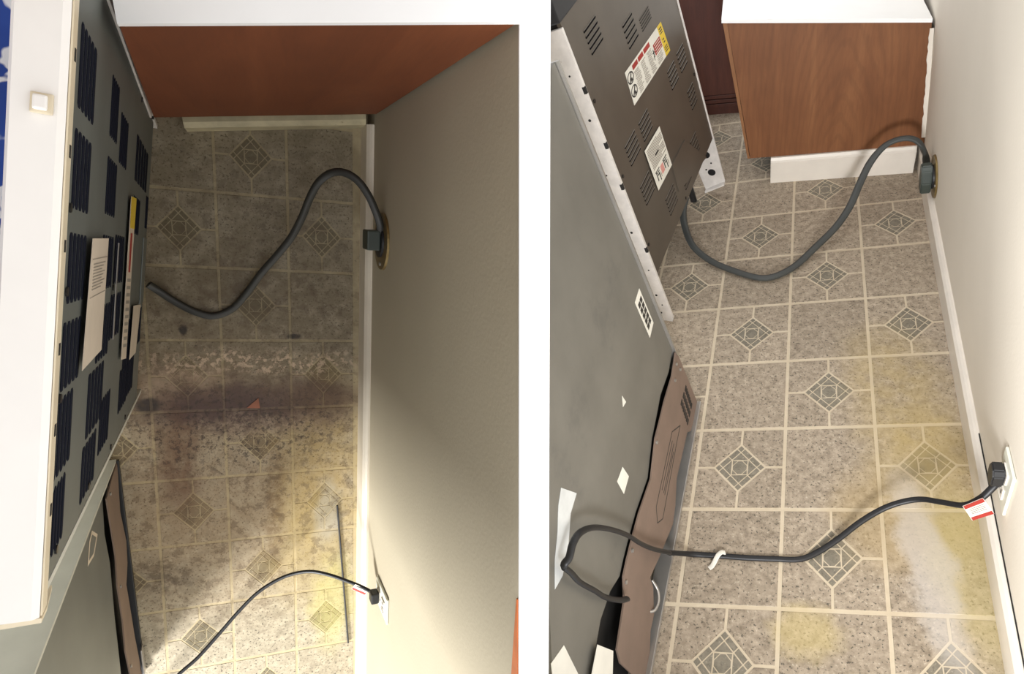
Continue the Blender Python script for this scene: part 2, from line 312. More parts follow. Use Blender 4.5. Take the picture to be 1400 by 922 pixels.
STAIN_L = [
    dict(c=(-.02, .78), r=(.55, .5), color=lin(98, 84, 56), strength=.68, amp=.08, nscale=7, soft=.5, breakup=.5, bscale=12),
    dict(c=(.0, .42), r=(.42, .22), color=lin(92, 76, 52), strength=.55, amp=.07, nscale=9, soft=.5, breakup=.6, bscale=24),
    dict(c=(-.05, .02), r=(.3, .3), color=lin(146, 116, 82), strength=.45, amp=.08, nscale=8, soft=.6, breakup=.5, bscale=22),
    dict(c=(-.04, -.25), r=(.3, .2), color=lin(160, 134, 98), strength=.35, amp=.08, nscale=10, soft=.6, breakup=.6, bscale=26),
    dict(c=(.26, .02), r=(.12, .24), color=lin(176, 146, 72), strength=.5, amp=.08, nscale=9, soft=.6, breakup=.5, bscale=14),
    dict(c=(.24, -.26), r=(.12, .18), color=lin(180, 156, 90), strength=.4, amp=.07, nscale=9, soft=.6, breakup=.4, bscale=14),
    dict(c=(.275, -.14), r=(.035, .10), color=lin(178, 176, 168), strength=.45, amp=.04, nscale=14, soft=.5),
    dict(c=(.30, -.44), r=(.06, .14), color=lin(206, 198, 120), strength=.4, amp=.05, nscale=14, soft=.5),
    dict(c=(.06, .33), r=(.33, .03), color=lin(206, 180, 154), strength=.75, amp=.05, nscale=12, soft=.6, thr=.5, bscale=60),
    dict(c=(-.13, .27), r=(.11, .05), color=lin(180, 152, 130), strength=.5, amp=.05, nscale=14, soft=.6, breakup=.7, bscale=40),
    dict(c=(.07, .215), r=(.31, .072), color=lin(94, 70, 58), strength=.85, amp=.06, nscale=11, soft=.4, breakup=.35, bscale=26),
    dict(c=(.0, .195), r=(.17, .06), color=lin(80, 60, 56), strength=.85, amp=.05, nscale=13, soft=.4, breakup=.2, bscale=30),
    dict(c=(.24, .20), r=(.09, .09), color=lin(96, 72, 56), strength=.6, amp=.06, nscale=14, soft=.5, breakup=.6, bscale=34),
    dict(c=(-.19, .215), r=(.03, .018), color=lin(50, 42, 40), strength=.9, amp=.015, nscale=22, soft=.4),
    dict(c=(.06, .15), r=(.2, .03), color=lin(190, 168, 142), strength=.45, amp=.05, nscale=18, soft=.6, breakup=.9, bscale=60),
    dict(c=(-.12, .05), r=(.05, .14), color=lin(104, 72, 50), strength=.8, amp=.06, nscale=12, soft=.5, breakup=.55, bscale=34),
    dict(c=(-.16, -.29), r=(.07, .05), color=lin(70, 56, 42), strength=.65, amp=.06, nscale=14, soft=.6, breakup=.8, bscale=40),
    dict(c=(.13, -.1), r=(.025, .2), color=lin(110, 82, 48), strength=.6, amp=.05, nscale=16, soft=.6, breakup=.8, bscale=50),
    dict(c=(.17, .405), r=(.02, .008), color=lin(40, 32, 28), strength=.9, amp=.012, nscale=30, soft=.4),
    dict(c=(-.105, .42), r=(.008, .014), color=lin(40, 32, 28), strength=.9, amp=.01, nscale=30, soft=.4),
    dict(c=(.0, .2), r=(.6, .7), color=lin(84, 66, 48), strength=.4, amp=.05, nscale=10, soft=.3, thr=.52, bscale=26),
    dict(c=(.0, .1), r=(.6, .9), color=lin(52, 42, 34), strength=.7, amp=.02, nscale=10, soft=.2, thr=.61, bscale=110),
    dict(c=(.02, .14), r=(.3, .12), color=lin(58, 46, 40), strength=.7, amp=.05, nscale=10, soft=.5, thr=.52, bscale=70),
]

M = {}
for s_, ob, left in (('L', floor_L, True), ('R', floor_R, False)):
    if left: args = ((146, 136, 116), (202, 190, 166)), ((104, 98, 80), (142, 132, 108)), ((180, 164, 130), (200, 186, 152))
    else: args = ((125, 112, 95), (197, 181, 160)), ((112, 106, 93), (148, 140, 124)), ((198, 182, 156), (214, 200, 176))
    M['tile'+s_] = vinyl('vinyl_tile_'+('dirty' if left else 'clean'), *args[0], ob, left)
    M['inset'+s_] = vinyl('vinyl_inset_'+('dirty' if left else 'clean'), *args[1], ob, left, .5)
    M['grout'+s_] = vinyl('vinyl_joint_'+('dirty' if left else 'clean'), *args[2], ob, left, 0, True, False)
floor_L.data.materials.append(M['groutL']); floor_R.data.materials.append(M['groutR'])
def wall_mat(name, rgb):
    t = NT(name); v = t.obj_coord(); n = t.noise(v, 120, 3, .5); n2 = t.noise(v, 3, 3)
    c = t.ramp(n2.outputs[0], [(.3, lin(*(x-5 for x in rgb))), (.7, lin(*rgb))])
    t.col(c); t.pr(.75, 0, .25); t.bump(n.outputs[0], .35, .0012); return t.m
M['wallL'] = wall_mat('wall_paint_cream', (190, 180, 157)); M['wallR'] = wall_mat('wall_paint_ivory', (232, 224, 210))
M['dim'] = simple('brown_shade_wall', (96, 74, 54), .6, 0, .05)  # dark brown invented for the added walls, to cut light bounced into the nook
M['cap'] = simple('white_wall_cap', (254, 254, 254), .8, 0, .01)
M['trim'] = simple('white_trim', (222, 212, 194), .4, 0, .04, 8)
M['trimR'] = simple('white_trim_gloss', (232, 224, 212), .35, 0, .03, 8)
M['trimd'] = simple('grimy_white_trim', (196, 184, 150), .5, 0, .1, 18, dirt=((120, 100, 70), 22, .6, .5))
M['white'] = simple('white_enamel', (247, 243, 238), .25, 0, .01)
M['cream'] = simple('cream_enamel_and_lit_edge', (228, 214, 186), .35, 0, .03)  # own cream of end cap and switch, also the rear edge's painted light
M['offw'] = simple('painted_steel_side', (206, 206, 196), .4, 0, .03)
M['flange'] = simple('scuffed_white_steel', (226, 220, 214), .4, 0, .05, 30, dirt=((120, 108, 96), 40, .66, .6))
M['steelL'] = simple('dull_steel_left', (112, 116, 112), .5, .35, .05, 8)
M['steelR'] = simple('dull_steel_right', (98, 90, 80), .45, .4, .06, 6)
M['fridgeR'] = simple('fridge_back_steel', (121, 118, 110), .5, .3, .06, 5, dirt=((98, 96, 92), 4, .55, .4))
M['fridgeL'] = simple('fridge_back_steel_left', (116, 120, 118), .42, .35, .06, 5)
M['slot'] = simple('vent_slot_black', (20, 18, 20), .9, 0, .05, spec=.05)
M['slotL'] = simple('vent_slot_blue_black', (30, 32, 42), .9, 0, .05, spec=.05)
M['black'] = simple('black_plastic', (28, 28, 30), .45, 0, .05)
M['dark'] = simple('dark_cavity', (30, 27, 24), .8, 0, .1)
M['cordG'] = simple('grey_rubber_cord', (66, 68, 66), .45, 0, .05)
M['cordL'] = simple('dark_grey_rubber_cord', (50, 49, 45), .45, 0, .05)
M['plug'] = simple('green_grey_plug', (58, 66, 60), .45, 0, .05)
M['paper'] = simple('white_paper', (226, 222, 210), .7, 0, .03)
M['paperL'] = simple('aged_paper', (206, 192, 174), .7, 0, .04)
M['red'] = simple('label_red', (158, 44, 34), .6, 0, .05)
M['pink'] = simple('label_pink', (214, 150, 140), .6, 0, .05)
M['yellow'] = simple('label_yellow', (222, 190, 50), .6, 0, .04)
M['ink'] = simple('print_ink', (52, 48, 44), .7, 0, .05)
M['inkg'] = simple('print_grey', (150, 142, 130), .7, 0, .05)
M['brass'] = simple('dull_brass', (128, 108, 66), .38, .5, .12, 12)
M['plate'] = simple('ivory_plate', (222, 222, 208), .35, 0, .02)
M['board'] = simple('brown_board', (124, 105, 92), .75, 0, .05, 10)
M['rail'] = simple('bare_steel_edge', (170, 166, 160), .3, .6, .05)
M['orange'] = simple('orange_wood', (196, 104, 44), .4, 0, .1, 20)
M['tape'] = simple('silver_white_tape', (206, 208, 206), .4, .05, .06, 20)
M['screw'] = simple('screw_steel', (60, 58, 56), .3, .7, .05)
M['rust'] = simple('rust_brown_scrap', (150, 96, 74), .7, 0, .1)
def wood(name, a, b, c, gscale, rough, contrast=1., rings=False):
    t = NT(name); v = t.obj_coord()
    mp = t.n('ShaderNodeMapping'); t.l(v, mp.inputs[0]); mp.inputs['Scale'].default_value = (9, 9, 1.1)
    n1 = t.noise(mp.outputs[0], gscale, 6, .6, 1.2)
    mp2 = t.n('ShaderNodeMapping'); t.l(v, mp2.inputs[0]); mp2.inputs['Scale'].default_value = (60, 60, 5)
    n2 = t.noise(mp2.outputs[0], 3, 4)
    n3 = t.noise(v, 5, 3)
    k = t.ramp(n1.outputs[0], [(.3, lin(*a)), (.5, lin(*b)), (.72, lin(*c))])
    k = t.mix(t.maprange(n2.outputs[0], .4, .7, 0, .35*contrast), k, lin(*(int(x*.8) for x in a)))
    k = t.mix(t.maprange(n3.outputs[0], .4, .7, 0, .3), k, lin(*c))
    if rings:                                  # cathedral figure of a flat-sawn veneer
        m3 = t.n('ShaderNodeMapping'); t.l(v, m3.inputs[0]); m3.inputs['Location'].default_value = (-2.2, 0, -.1); m3.inputs['Scale'].default_value = (9, 1, 2.2)
        wv = t.n('ShaderNodeTexWave', wave_type='RINGS', rings_direction='Y'); t.l(m3.outputs[0], wv.inputs['Vector'])
        for q_, x in (('Scale', 1.6), ('Distortion', 8.), ('Detail', 3.), ('Detail Scale', .8)): wv.inputs[q_].default_value = x
        k = t.mix(t.maprange(wv.outputs['Fac'], .5, .95, 0, .17), k, lin(*(int(x*.82) for x in a)))
    t.col(k); t.pr(rough, 0, .4); return t.m
M['woodR'] = wood('cherry_panel_grain', (110, 68, 39), (124, 78, 46), (138, 91, 56), 1.3, .5, .5, True)
M['woodRe'] = wood('cherry_panel_edge', (130, 88, 56), (138, 94, 60), (148, 102, 66), 1.6, .42, .5)
M['woodL'] = wood('orange_stained_panel', (106, 55, 30), (116, 61, 33), (126, 69, 39), 1.0, .6, .4)
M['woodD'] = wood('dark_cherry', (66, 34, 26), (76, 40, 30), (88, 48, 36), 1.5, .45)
def cloth():
    t = NT('blue_white_print_cloth'); v = t.obj_coord(); n = t.noise(v, 22, 2, .5, .6)
    t.col(t.ramp(n.outputs[0], [(.0, lin(44, 70, 150)), (.53, lin(52, 80, 160)), (.56, lin(236, 238, 244)), (1., lin(240, 242, 248))])); t.pr(.8, 0, .2)
    return t.m
M['cloth'] = cloth()

# ---------------------------------------------------------------- walls and trim
# left nook: the wall with the outlets, its white top seen from above
tw = V(wl['top'][0])
inv = FW_L.inverted(); ta, tb = inv @ V(wl['top'][0]), inv @ V(wl['top'][1])
sl = (tb.z-ta.z)/(tb.x-ta.x)
za = lambda x: ta.z+sl*(x-ta.x)
bm = bmesh.new()
x0, x1 = -.16, 1.95
add_prism(bm, [(x0, -.001), (x1, -.001), (x1, za(x1)-.004), (x0, za(x0)-.004)], 0, .0475, 1)
o = mesh('wall_middle', bm, M['wallL'], None, ROOM_L @ FW_L); struct(o, 'cream textured wall between the two nooks with a white top')
bm = bmesh.new(); add_prism(bm, [(x0, za(x0)-.004), (x1, za(x1)-.004), (x1, za(x1)), (x0, za(x0))], -.0006, .0481, 1)
mesh('wall_top', bm, M['cap'], o)
og = [inv @ V(p) for p in G['orange']]
bm = bmesh.new(); xo = og[0].x
add_prism(bm, [(xo+.03, za(xo+.03)-.008), (xo+.5, za(xo+.5)-.075), (xo+.5, za(xo+.5)-.005), (xo+.03, za(xo+.03)-.005)], -.0025, -.0003, 1)
mesh('wood_edge', bm, M['orange'], o)['label'] = 'orange wood edging strip low on the wall top'
def baseboard(name, fw, x0, x1, h, t, mat, label, cap=.012):
    bm = bmesh.new(); add_prism(bm, [(-t, 0), (-t, h-cap), (-t*.78, h-cap*.6), (-t*.62, h-cap*.3), (-t*.3, h), (0, h), (0, 0)], x0, x1, 0)
    o = mesh(name, bm, mat, None, fw); return struct(o, label)
baseboard('baseboard_middle', ROOM_L @ FW_L, .0, 1.95, .085, .0178, M['trim'], 'cream baseboard along the cream wall by the dirty floor')
# right nook wall
bm = box((-.75, 0, -.001), (2.3, .06, 1.35)); o = mesh('wall_right', bm, M['wallR'], None, ROOM_R @ FW_R); struct(o, 'ivory textured wall on the right of the clean floor')
bbr = baseboard('baseboard_right', ROOM_R @ FW_R, -.06, 2.3, .10, .0178, M['trimR'], 'white baseboard along the ivory wall by the clean floor')

mesh('gap_line', box((1.4, -.003, .1001), (2.25, -.0003, .1014)), M['dark'], bbr)['label'] = 'dark crack above the baseboard'
# unseen walls added to shade the left nook, its near side left open
struct(mesh('wall_left_shade', box((-1.6, -.75, -.03), (-1.5, 1.42, 2.4)), M['dim'], None, ROOM_L), 'added unseen wall beyond the white topped range, shading the nook')
struct(mesh('wall_back_shade', box((-1.499, 1.34, -.03), (.30, 1.42, 2.4)), M['dim'], None, ROOM_L), 'added unseen wall behind the orange brown cabinet, shading the nook')

# ---------------------------------------------------------------- floor tiles
def clip(poly, p, n):
    out = []
    for i, a in enumerate(poly):
        b = poly[(i+1) % len(poly)]
        da = (a[0]-p[0])*n[0]+(a[1]-p[1])*n[1]; db = (b[0]-p[0])*n[0]+(b[1]-p[1])*n[1]
        if da <= 0: out.append(a)
        if (da < 0) != (db < 0) and abs(da-db) > 1e-9:
            t = da/(da-db); out.append((a[0]+(b[0]-a[0])*t, a[1]+(b[1]-a[1])*t))
    return out
def shapes():
    g, gc, d = .0195, .0135, .275           # joint half-widths and inset half-diagonal, in tiles
    big = [(g, g), (1-g, g), (1-g, 1-g), (g, 1-g)]
    k = d+gc*1.4
    q = []
    base = [(g, g), (.5-gc, g), (.5-gc, .5-k), (.5-k, .5-gc), (g, .5-gc)]
    for sx in (0, 1):
        for sy in (0, 1):
            p = [((1-x) if sx else x, (1-y) if sy else y) for x, y in base]
            q.append(p if sx == sy else p[::-1])
    s = d/math.sqrt(2); j = .006; b = .058
    ins = []
    R = lambda x0, y0, x1, y1: [(x0, y0), (x1, y0), (x1, y1), (x0, y1)]
    e = s-b
    for a in (-1, 1):
        for c in (-1, 1):
            ins.append(R(min(a*s, a*(e+j)), min(c*s, c*(e+j)), max(a*s, a*(e+j)), max(c*s, c*(e+j))))
    for a in (-1, 1):
        lo, hi = min(a*s, a*(e+j)), max(a*s, a*(e+j))
        for (u0, u1) in ((-e+j, -j), (j, e-j)):
            ins.append(R(lo, u0, hi, u1)); ins.append(R(u0, lo, u1, hi))
    i = e-j
    for a in (-1, 1):
        for c in (-1, 1):
            ins.append([(a*i, c*i), (a*i, c*.006), (a*.006, c*i)])
    for x, y in ((1, 0), (-1, 0), (0, 1), (0, -1)):      # four small stones round the centre one
        ins.append([((i-.011)*x, (i-.011)*y), (.62*i*x-.27*i*y, .62*i*y+.27*i*x), (.62*i*x+.27*i*y, .62*i*y-.27*i*x)])
    ins.append([(x*i, y*i) for x, y in ((.55, .30), (.30, .55), (-.30, .55), (-.55, .30), (-.55, -.30), (-.30, -.55), (.30, -.55), (.55, -.30))])
    cs = math.sqrt(.5)
    ins = [[(.5+(x-y)*cs, .5+(x+y)*cs) for x, y in p] for p in ins]
    return big, q, ins
BIG, QUART, INS = shapes()
def lay(flo, lat, O, irange, jrange, clips, mt, mi, keep):
    a, b = V(lat['a']), V(lat['b']); cache = {}
    def put(name, polys, key, i, j, mat):
        off = O+a*i+b*j
        P = [[(a.x*x+b.x*y, a.y*x+b.y*y) for x, y in p] for p in polys]
        cut = False; R = []
        for p in P:
            q = [(x+off.x, y+off.y) for x, y in p]; r = q
            for cp, cn in clips:
                if r: r = clip(r, cp, cn)
            if r != q: cut = True
            if r and len(r) > 2: R.append([(x-off.x, y-off.y) for x, y in r])
        if not R: return
        if not cut and key in cache: me = cache[key]
        else:
            bm = bmesh.new()
            for r in R:
                cx = sum(x for x, y in r)/len(r); cy = sum(y for x, y in r)/len(r)
                bot = [bm.verts.new((x, y, 0)) for x, y in r]; top = [bm.verts.new((x+(cx-x)*.012, y+(cy-y)*.008, .0008)) for x, y in r]
                bm.faces.new(top); n = len(r)
                for q_ in range(n): bm.faces.new((bot[q_], bot[(q_+1) % n], top[(q_+1) % n], top[q_]))
            bmesh.ops.remove_doubles(bm, verts=bm.verts[:], dist=1e-5)
            bmesh.ops.recalc_face_normals(bm, faces=bm.faces[:])
            me = bpy.data.meshes.new(name); bm.to_mesh(me); bm.free(); me.materials.append(mat)
            if len(me.polygons) == 0: return
            if not cut: cache[key] = me
        o = bpy.data.objects.new(name, me); C.objects.link(o); o.parent = flo; o.location = (off.x, off.y, 0)
    for i in range(*irange):
        for j in range(*jrange):
            c = O+a*(i+.5)+b*(j+.5)
            if not keep(c): continue
            if (i+j) % 2:
                for k, q in enumerate(QUART): put('corner_tile', [q], ('q', k), i, j, mt)
                put('diamond_inset', INS, 'i', i, j, mi)
            else: put('tile', [BIG], 'b', i, j, mt)
O_L = -V(G['latL']['a'])*1-V(G['latL']['b'])*5; O_R = -V(G['latR']['a'])*1-V(G['latR']['b'])*5
def wclip(wv):                                   # the tiles run to just under the baseboard
    d = V(wv['d']); n = V((-d.y, d.x)); n = n if n.x > 0 else -n
    p = V(wv['wp']); return ((p.x-n.x*.008, p.y-n.y*.008), (n.x, n.y))
lay(floor_L, G['latL'], O_L, (-3, 5), (-2, 12), [wclip(wl), ((0, 1.12), (0, 1)), ((-.6, 0), (-1, 0))], M['tileL'], M['insetL'],
    lambda c: -.66 < c.x < .345 and -.9 < c.y < 1.2)
lay(floor_R, G['latR'], O_R, (-4, 5), (-5, 11), [wclip(wr_), ((0, 2.3), (0, 1)), ((-.58, 0), (-1, 0)), ((0, -.98), (0, -1))], M['tileR'], M['insetR'],
    lambda c: -.7 < c.x < .95 and -1.1 < c.y < 2.4)

# ---------------------------------------------------------------- cabinets
cl = G['cabL']; FKL = ROOM_L @ FK_L; ik = FK_L.inverted()
pts = [ik @ V(p) for p in cl['pts']]
zb = .128; xc = pts[1].x+.001; zt = pts[2].z-.012; xl = pts[3].x-.003; xlb = pts[0].x-.004
t = thing('base_cabinet', FKL, 'orange brown wooden cabinet side above the dirty floor', 'cabinet')
ks = (pts[2].z-pts[3].z)/(pts[2].x-pts[3].x); zx = lambda x: pts[2].z+ks*(x-pts[2].x)-.004
xt = pts[2].x+.001
bm = prism([(xlb, zb), (xc, zb+.012), (xt, zx(xt)), (xl, zx(xl))], 0, .018, 1); mesh('side_panel', bm, M['woodL'], t)
bm = prism([(xlb+.003, zb-.02), (xc, zb-.01), (xt, zx(xt)-.003), (xl+.003, zx(xl)-.003)], .0185, .24, 1); mesh('carcass', bm, M['woodL'], t)
bm = prism([(xl, zx(xl)+.0005), (xt, zx(xt)+.0005), (xt, zx(xt)+.013), (xl, zx(xl)+.013)], -.004, .30, 1); mesh('worktop', bm, M['cap'], t)['label'] = 'white worktop edge'
bm = box((xlb+.03, .05, .0), (xc, .07, .0995)); mesh('toe_kick', bm, M['woodD'], t)
# white strip under it
x0 = pts[4].x; bm = bmesh.new()
add_prism(bm, [(-.018, .0005), (-.018, .075), (-.006, .088), (.03, .088), (.03, .0005)], x0, xc-.018, 0)
struct(mesh('baseboard_back', bm, M['trimd'], None, FKL), 'grimy white baseboard piece under the orange brown cabinet')

cr = G['cabR']; FKR = ROOM_R @ FK_R; ik = FK_R.inverted()
pts = [ik @ V(p) for p in cr['pts']]
xl, xr, zb, zt = pts[0].x, pts[4].x+.008, pts[3].z, pts[0].z-.004
t = thing('base_cabinet.001', FKR, 'light brown grained wooden cabinet side standing by the ivory wall', 'cabinet')
ks = (pts[4].z-pts[0].z)/(pts[4].x-pts[0].x); zx = lambda x: pts[0].z+ks*(x-pts[0].x)-.006
bm = prism([(pts[1].x+.004, zb+.012), (pts[1].x+.004, zb), (pts[3].x+.012, zb-.004), (xr, zx(xr)), (xl, zx(xl))], 0, .016, 1)
mesh('side_panel', bm, M['woodR'], t)
bm = prism([(xl-.016, zx(xl)), (pts[1].x-.006, zb), (pts[1].x+.0035, zb), (xl-.0005, zx(xl))], -.0015, .018, 1); mesh('front_edge', bm, M['woodRe'], t)
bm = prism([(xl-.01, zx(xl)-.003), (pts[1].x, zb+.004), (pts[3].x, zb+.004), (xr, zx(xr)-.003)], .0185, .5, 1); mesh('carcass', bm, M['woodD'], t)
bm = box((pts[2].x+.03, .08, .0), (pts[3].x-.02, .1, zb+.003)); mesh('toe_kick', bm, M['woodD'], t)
bm = prism([(xl-.02, zx(xl)+.0005), (xr, zx(xr)+.0005), (xr, zx(xr)+.014), (xl-.02, zx(xl)+.014)], -.004, .5, 1); mesh('worktop', bm, M['cap'], t)['label'] = 'white worktop edge'
bm = bmesh.new(); x0 = pts[2].x
add_prism(bm, [(-.0195, .0005), (-.0195, .098), (-.012, .104), (-.008, .116), (.03, .116), (.03, .0005)], x0, pts[3].x-.014, 0)
struct(mesh('baseboard_rear', bm, M['trimR'], None, FKR), 'white baseboard under the light brown grained cabinet')

rj = random.Random(5); n = 26; L_ = []; R2 = []
for k in range(n+1):
    z = zb+.03+(zx(xr)-.02-zb-.03)*k/n; x = pts[3].x+.004+(xr-pts[3].x-.008)*(z-zb)/(zx(xr)-zb)
    L_.append((x-.001-rj.random()*.0045, z)); R2.append((x+.012, z))
mesh('caulk_line', prism(L_+R2[::-1], -.0035, -.0003, 1), M['trimR'], t)['label'] = 'ragged white caulk line at the wall'

# dark cabinet further back in the right nook
a, b = [V(p) for p in G['darkR']]; d = (b-a).normalized()
FD = ROOM_R @ frame(a, d, (-d.y, d.x, 0))
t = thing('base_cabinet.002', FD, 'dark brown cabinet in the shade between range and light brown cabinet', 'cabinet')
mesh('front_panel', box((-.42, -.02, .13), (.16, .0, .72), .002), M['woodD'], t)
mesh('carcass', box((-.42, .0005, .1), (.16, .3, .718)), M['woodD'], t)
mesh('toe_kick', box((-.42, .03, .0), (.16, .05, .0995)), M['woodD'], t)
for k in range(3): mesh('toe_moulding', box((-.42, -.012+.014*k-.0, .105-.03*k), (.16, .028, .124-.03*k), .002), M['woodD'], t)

# ---------------------------------------------------------------- ranges
def vent_mesh(uw, vh, mslot, mlip, fill, lip):
    bm = bmesh.new(); n = 5; p = vh/n
    for k in range(n):
        z0 = (k+.5)*p-fill*p/2; z1 = (k+.5)*p+fill*p/2; r = min(.45*(z1-z0), .004)
        add_prism(bm, [(r, z0), (uw-r, z0), (uw, z0+r), (uw, z1-r), (uw-r, z1), (r, z1), (0, z1-r), (0, z0+r)], -.0006, .003, 1, 0)
        # pressed lip hooding each slot
        h = min(lip, .12*p)
        v = [bm.verts.new(c) for c in ((0, -.0008, z1+h), (uw, -.0008, z1+h), (uw-.003, -.001-h, z1), (.003, -.001-h, z1), (.003, -.0008, z1-h*.6), (uw-.003, -.0008, z1-h*.6))]
        for q in ((0, 1, 2, 3), (3, 2, 5, 4), (0, 3, 4), (1, 5, 2)): bm.faces.new([v[i] for i in q]).material_index = 1
    return bm
def vent(t, u0, u1, v0, v1, ms, ml, fill, lip=.0022):
    o = mesh('vent', vent_mesh(u1-u0, v1-v0, ms, ml, fill, lip), [ms, ml], t); o.location = (u0, 0, v0); return o
def sheet(name, pts, d, th, mat, parent, label=None):
    o = mesh(name, prism(pts, d-th, d, 1), mat, parent)
    if label: o['label'] = label
    return o
def lerp2(q, s, t_):                              # point inside a four-cornered label, s along, t across
    a = [q[0][i]+(q[1][i]-q[0][i])*s for i in (0, 1)]; b = [q[3][i]+(q[2][i]-q[3][i])*s for i in (0, 1)]
    return (a[0]+(b[0]-a[0])*t_, a[1]+(b[1]-a[1])*t_)
def patch(bm, q, s0, s1, t0, t1, d, mi):
    add_prism(bm, [lerp2(q, s0, t0), lerp2(q, s1, t0), lerp2(q, s1, t1), lerp2(q, s0, t1)], d-.0003, d, 1, mi)
rg = G['rangeR']; TR = pf('rangeR', ROOM_R); W, H = rg['w'], .90
t = thing('kitchen_range', TR, 'pulled out kitchen range with brown grey vented back beside clean floor', 'range')
bm = box((-.0, 0, .0), (W, .012, H), .001); mesh('back_panel', bm, M['steelR'], t)
bm = bmesh.new(); add_box(bm, (.006, .0125, .0), (W-.008, .30, H-.005)); mesh('body', bm, M['dark'], t)
mesh('top_trim', box((-.01, -.004, H+.0005), (W+.01, .05, H+.09), .004), M['black'], t)
# white side panels reaching the floor, with punched holes in the bottom rear corners
zf = -.232
bm = bmesh.new(); add_prism(bm, [(-.004, zf+.02), (.004, zf), (.085, zf-.006), (.095, zf+.06), (.29, zf+.06), (.29, H-.02), (-.004, H-.012)], -.0105, -.0005, 0)
sd = mesh('side_panel', bm, M['flange'], t); sd['label'] = 'scuffed white near side panel'
for k, z in enumerate((.03, .2, .43, .62, .76, zf+.05, zf+.09, zf+.14)):
    r = .0045 if k % 2 else .003
    mesh('screw_hole', add_cyl(bmesh.new(), (-.0112, .018+.008*(k % 3), z), (-.0104, .018+.008*(k % 3), z), r, 10), M['dark'], sd)
for z in (.11, .37, .52, .70):
    mesh('edge_notch', box((-.0108, -.0055, z), (-.003, .004, z+.022), .001), M['dark'], sd)
zz = -.285
bm = bmesh.new(); add_prism(bm, [(-.004, zz+.065), (.002, zz+.055), (.088, zz+.03), (.1, zz+.14), (.1, H-.012), (-.004, H-.012)], W+.0005, W+.007, 0)
add_prism(bm, [(-.004, zz+.058), (.088, zz+.028), (.088, zz+.036), (-.004, zz+.066)], W-.02, W+.0005, 0)
sf = mesh('side_panel', bm, M['flange'], t); sf['label'] = 'white far side panel with two round black holes'
for y, z in ((.046, -.075), (.042, -.165)):
    mesh('round_hole', add_cyl(bmesh.new(), (W-.0006, y, z), (W+.0004, y, z), .0165, 24), M['black'], sf)
for y, z in ((.034, -.118), (.062, -.148)):
    mesh('screw_hole', add_cyl(bmesh.new(), (W-.0006, y, z), (W+.0004, y, z), .004, 10), M['dark'], sf)
mesh('base_pan', box((.25, .1, -.15), (W-.03, .28, -.001), .006), M['black'], t)
mesh('leveling_foot', add_cyl(bmesh.new(), (W-.06, .13, -.27), (W-.06, .13, -.1505), .014, 14), M['black'], t)
for (u0, u1, v0, v1) in G['ventsR']: vent(t, u0, u1, v0, v1, M['slot'], M['steelR'], .42)
sheet('cord_cover', G['coverR'], -.0004, .004, M['steelR'], t)
for u, v_ in ((.02, .12), (.02, .4), (.02, .66), (.4, .015), (.62, .012), (.79, .3), (.79, .6)):
    mesh('screw', add_cyl(bmesh.new(), (u, -.0025, v_), (u, -.0003, v_), .006, 12), M['screw'], t)
q = G['labR1']; lab = sheet('warning_label', q, -.0004, .0006, M['paper'], t, 'long white warning label with red boxes and yellow end')
bm = bmesh.new(); patch(bm, q, .88, 1, 0, 1, -.0011, 0); mesh('yellow_end', bm, M['yellow'], lab)
bm = bmesh.new()
for a, b in ((.16, .29), (.31, .44), (.46, .62)): patch(bm, q, a, b, .06, .2, -.0011, 0)
patch(bm, q, .68, .87, .28, .62, -.0011, 0); mesh('red_box', bm, M['red'], lab)
bm = bmesh.new(); R_ = random.Random(3)
for k in range(7):
    t0 = .27+.1*k
    for (s0, s1) in ((.16, .3), (.33, .46), (.5, .63), (.68, .84)):
        if s0 == .68 and t0 < .64: continue
        for m_ in range(2):
            patch(bm, q, s0+R_.random()*.02, s1-R_.random()*.04, t0+.045*m_, t0+.022+.045*m_, -.0011, 0)
for k in range(4): patch(bm, q, .7, .85, .32+.08*k, .34+.08*k, -.0015, 1)
for (s0, s1, t0, t1) in ((.9, .97, .1, .14), (.9, .97, .18, .22), (.9, .97, .26, .29), (.91, .95, .46, .5), (.92, .96, .56, .6), (.9, .98, .72, .75), (.9, .98, .79, .82), (.9, .98, .86, .89)): patch(bm, q, s0, s1, t0, t1, -.0015, 2)
for (s0, s1, t0, t1) in ((.645, .66, .38, .62), (.625, .675, .45, .5), (.63, .64, .55, .7)): patch(bm, q, s0, s1, t0, t1, -.0011, 2)
mesh('print', bm, [M['inkg'], M['paper'], M['ink']], lab)
bm = bmesh.new()
for t0 in (.28, .68):
    c = lerp2(q, .075, t0)
    for k in range(14):
        a0, a1 = 2*math.pi*k/14, 2*math.pi*(k+1)/14
        P = lambda a, r: (c[0]+r*1.15*math.cos(a), c[1]+r*.75*math.sin(a))
        add_prism(bm, [P(a0, .019), P(a1, .019), P(a1, .024), P(a0, .024)], -.0014, -.0011, 1)
    add_prism(bm, [(c[0]-.018, c[1]-.008), (c[0]-.012, c[1]-.012), (c[0]+.018, c[1]+.01), (c[0]+.012, c[1]+.014)], -.0014, -.0011, 1)
    add_prism(bm, [(c[0]-.004, c[1]-.013), (c[0]+.012, c[1]-.012), (c[0]+.01, c[1]-.002), (c[0]-.002, c[1]-.003)], -.0014, -.0011, 1)
mesh('warning_symbol', bm, M['ink'], lab)
q = G['labR2']; lab = sheet('wiring_label', q, -.0045, .0006, M['paper'], t, 'small white wiring label with pink patch')
bm = bmesh.new()
for k in range(12): patch(bm, q, .06 if k < 6 else .1, .95 if k % 5 else .7, .06+.043*k, .083+.043*k, -.0052, 0)
patch(bm, q, .38, .6, .32, .36, -.0056, 1)
